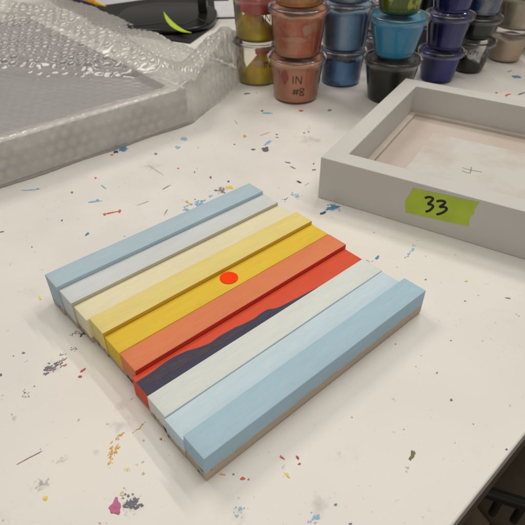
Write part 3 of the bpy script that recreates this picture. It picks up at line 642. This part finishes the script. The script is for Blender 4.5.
# ------------------------------------------------------------------ things behind the wrap
blackm = paintmat('gloss_black', (.008, .008, .009), .25, bump=0)
mat_ = [G(30, -14), G(150, -26), G(232, -6), G(214, 27), G(190, 44), G(90, 30)]
cm = tag(obj('cutting_mat', prism([(p.x, p.y) for p in mat_], .0002, .003), paintmat('mat_black', (.016, .016, .017), .55, bump=.2)), 'black work mat lying under the monitor foot and papers', 'mat')
ms = thing('monitor_stand', 'black rounded monitor foot with an upright post, behind the bubble wrap', 'monitor stand', G(168, 20, .003))
loc = G(168, 20, .003)
pts = []
for i in range(48):
    t = 2*math.pi*i/48; e = 2.6
    cx, cy = abs(math.cos(t))**(2/e)*(1 if math.cos(t) > 0 else -1), abs(math.sin(t))**(2/e)*(1 if math.sin(t) > 0 else -1)
    pts.append((.098*cx, .105*cy))
bm = prism(pts, 0, .010); bevel(bm, .003, 3, [e for e in bm.edges if abs(e.verts[0].co.z-e.verts[1].co.z) < 1e-6 and e.verts[0].co.z > .005])
obj('foot', bm, blackm, ms, True)
p1 = G(203.5, 12, .013)-loc
bm = bmesh.new(); box(bm, p1.x-.010, p1.x+.008, p1.y-.006, p1.y+.012, .0105, .42); bevel(bm, .002, 2); obj('post', bm, blackm, ms)
bm = bmesh.new(); pA = [G(129, 27, .0135)-loc, G(160, 23, .0135)-loc, G(184, 24.5, .0135)-loc, G(198, 18.5, .0135)-loc, G(209, 23, .0135)-loc]
tube(bm, pA, .0008, 8); obj('reflection_line', bm, paintmat('reflection_grey', (.05, .05, .052), .4), ms, True)  # lighter line modelled as a thin tube, imitates a reflection on the foot
out = []; inn = []
P0 = [(163.5, 11.5), (165.5, 19), (170, 25.5), (177, 30), (184, 32), (191.5, 32.6)]; P1 = [(163.5, 11.5), (168.5, 17.5), (173.5, 22.5), (180, 27.5), (186, 30.8), (191.5, 32.6)]
A_, B_ = smoothpts(P0, 5), smoothpts(P1, 5)
outl = [G(x, y, .014) for x, y in A_]+[G(x, y, .014) for x, y in B_[::-1][1:-1]]
tag(obj('green_sliver', prism([(p.x, p.y) for p in outl], .0133, .0143), paintmat('lime', pig(178, 200, 50), .5, amt=.1)), 'lime green curved sliver of plastic lying on the black monitor foot', 'plastic scrap')
def sheet(name, px, z, label, cat, col=(205, 202, 196)):
    P = [G(x, y, z) for x, y in px]
    return tag(obj(name, prism([(p.x, p.y) for p in P], z, z+.0008), paintmat(name+'_white', pig(*col), .7)), label, cat)
sheet('paper_sheet', [(96, 6.5), (154, -1.5), (148, -16), (92, -8)], .0034, 'white paper sheet behind the black monitor foot, left', 'paper', (190, 188, 184))
sheet('paper_sheet', [(216, 17.5), (238, 17), (240, 1), (214, 1.5)], .0034, 'white paper scrap between the monitor foot and the yellow tubs', 'paper', (200, 196, 190))
pc = thing('pencil', 'orange pencil with its tip showing over the bubble wrap', 'pencil', G(86, 0, .03))
g0, g1, g2 = G(106, 6.5, .012)-G(86, 0, .03), G(96, 3.2, .014)-G(86, 0, .03), G(60, -8, .02)-G(86, 0, .03)
bm = bmesh.new(); tube(bm, [g2, g1], .0052, 6); obj('shaft', bm, paintmat('pencil_orange', pig(222, 146, 30), .35), pc)
bm = bmesh.new(); tube(bm, [g1, g0], [.0052, .0008], 6); obj('tip', bm, paintmat('pencil_wood', pig(232, 178, 60), .5), pc)
pc2 = thing('pen', 'dark blue pen beside the orange pencil, over the bubble wrap', 'pen', G(80, 0, .02))
bm = bmesh.new(); tube(bm, [G(64, -3, .012)-G(80, 0, .02), G(92, 4.5, .010)-G(80, 0, .02)], .006, 10); obj('barrel', bm, paintmat('pen_blue', lin(38, 62, 96), .35), pc2, True)

# ------------------------------------------------------------------ camera, light, world
cam = bpy.data.cameras.new('camera'); co = bpy.data.objects.new('camera', cam); C.objects.link(co)
co.location = (0, 0, CAMH); co.rotation_euler = (math.pi/2-PITCH, 0, 0)
cam.sensor_width = 36; cam.lens = FPX/525*36; cam.clip_start = .01; cam.clip_end = 50
cam.dof.use_dof = True; cam.dof.focus_distance = .40; cam.dof.aperture_fstop = 18
S.camera = co
w = bpy.data.worlds.new('World'); S.world = w; w.use_nodes = True
bg = w.node_tree.nodes['Background']; bg.inputs[0].default_value = (1.0, .93, .84, 1); bg.inputs[1].default_value = .19
def lamp(name, loc, aim, sx, sy, power, col=(1, .93, .83), rz=0):
    L = bpy.data.lights.new(name, 'AREA'); L.shape = 'RECTANGLE'; L.size = sx; L.size_y = sy; L.energy = power; L.color = col
    o = bpy.data.objects.new(name, L); C.objects.link(o); o.location = loc
    o.rotation_euler = (Vector(aim)-Vector(loc)).to_track_quat('-Z', 'Y').to_euler(); return o
def tube_lamp(name, loc, aim, length, width, power, col=(1, .93, .83)):
    o = lamp(name, loc, aim, width, length, power, col)
    z = (Vector(loc)-Vector(aim)).normalized(); y = Vector((-.665, .747, 0)); x = y.cross(z).normalized(); y = z.cross(x)
    o.rotation_euler = Matrix((x, y, z)).transposed().to_euler()
tube_lamp('ceiling_tube_right', (.80, 1.33, 1.62), (0, .3, 0), 1.2, .07, 9.5)
tube_lamp('ceiling_tube_near', (.62, .85, 1.65), (0, .3, 0), 1.2, .09, 5.5)
lamp('ceiling_lamp_left', (-.9, 1.4, 1.7), (0, .3, 0), .9, .5, 12)
lamp('cup_fill_light', (.3, -1.6, 1.0), (.15, .75, .06), .6, .6, 4.6)  # added fill from behind the camera, brightens the cup fronts
lamp('ceiling_lamp_overhead', (.02, .20, 1.0), (.02, .24, 0), .55, .4, 1.9)
S.view_settings.view_transform = 'Standard'; S.view_settings.look = 'None'; S.view_settings.gamma = 1; S.view_settings.exposure = .09
S.render.engine = 'CYCLES'; S.cycles.transparent_max_bounces = 24; S.cycles.max_bounces = 10; S.cycles.transmission_bounces = 8
S.cycles.caustics_reflective = False; S.cycles.caustics_refractive = False
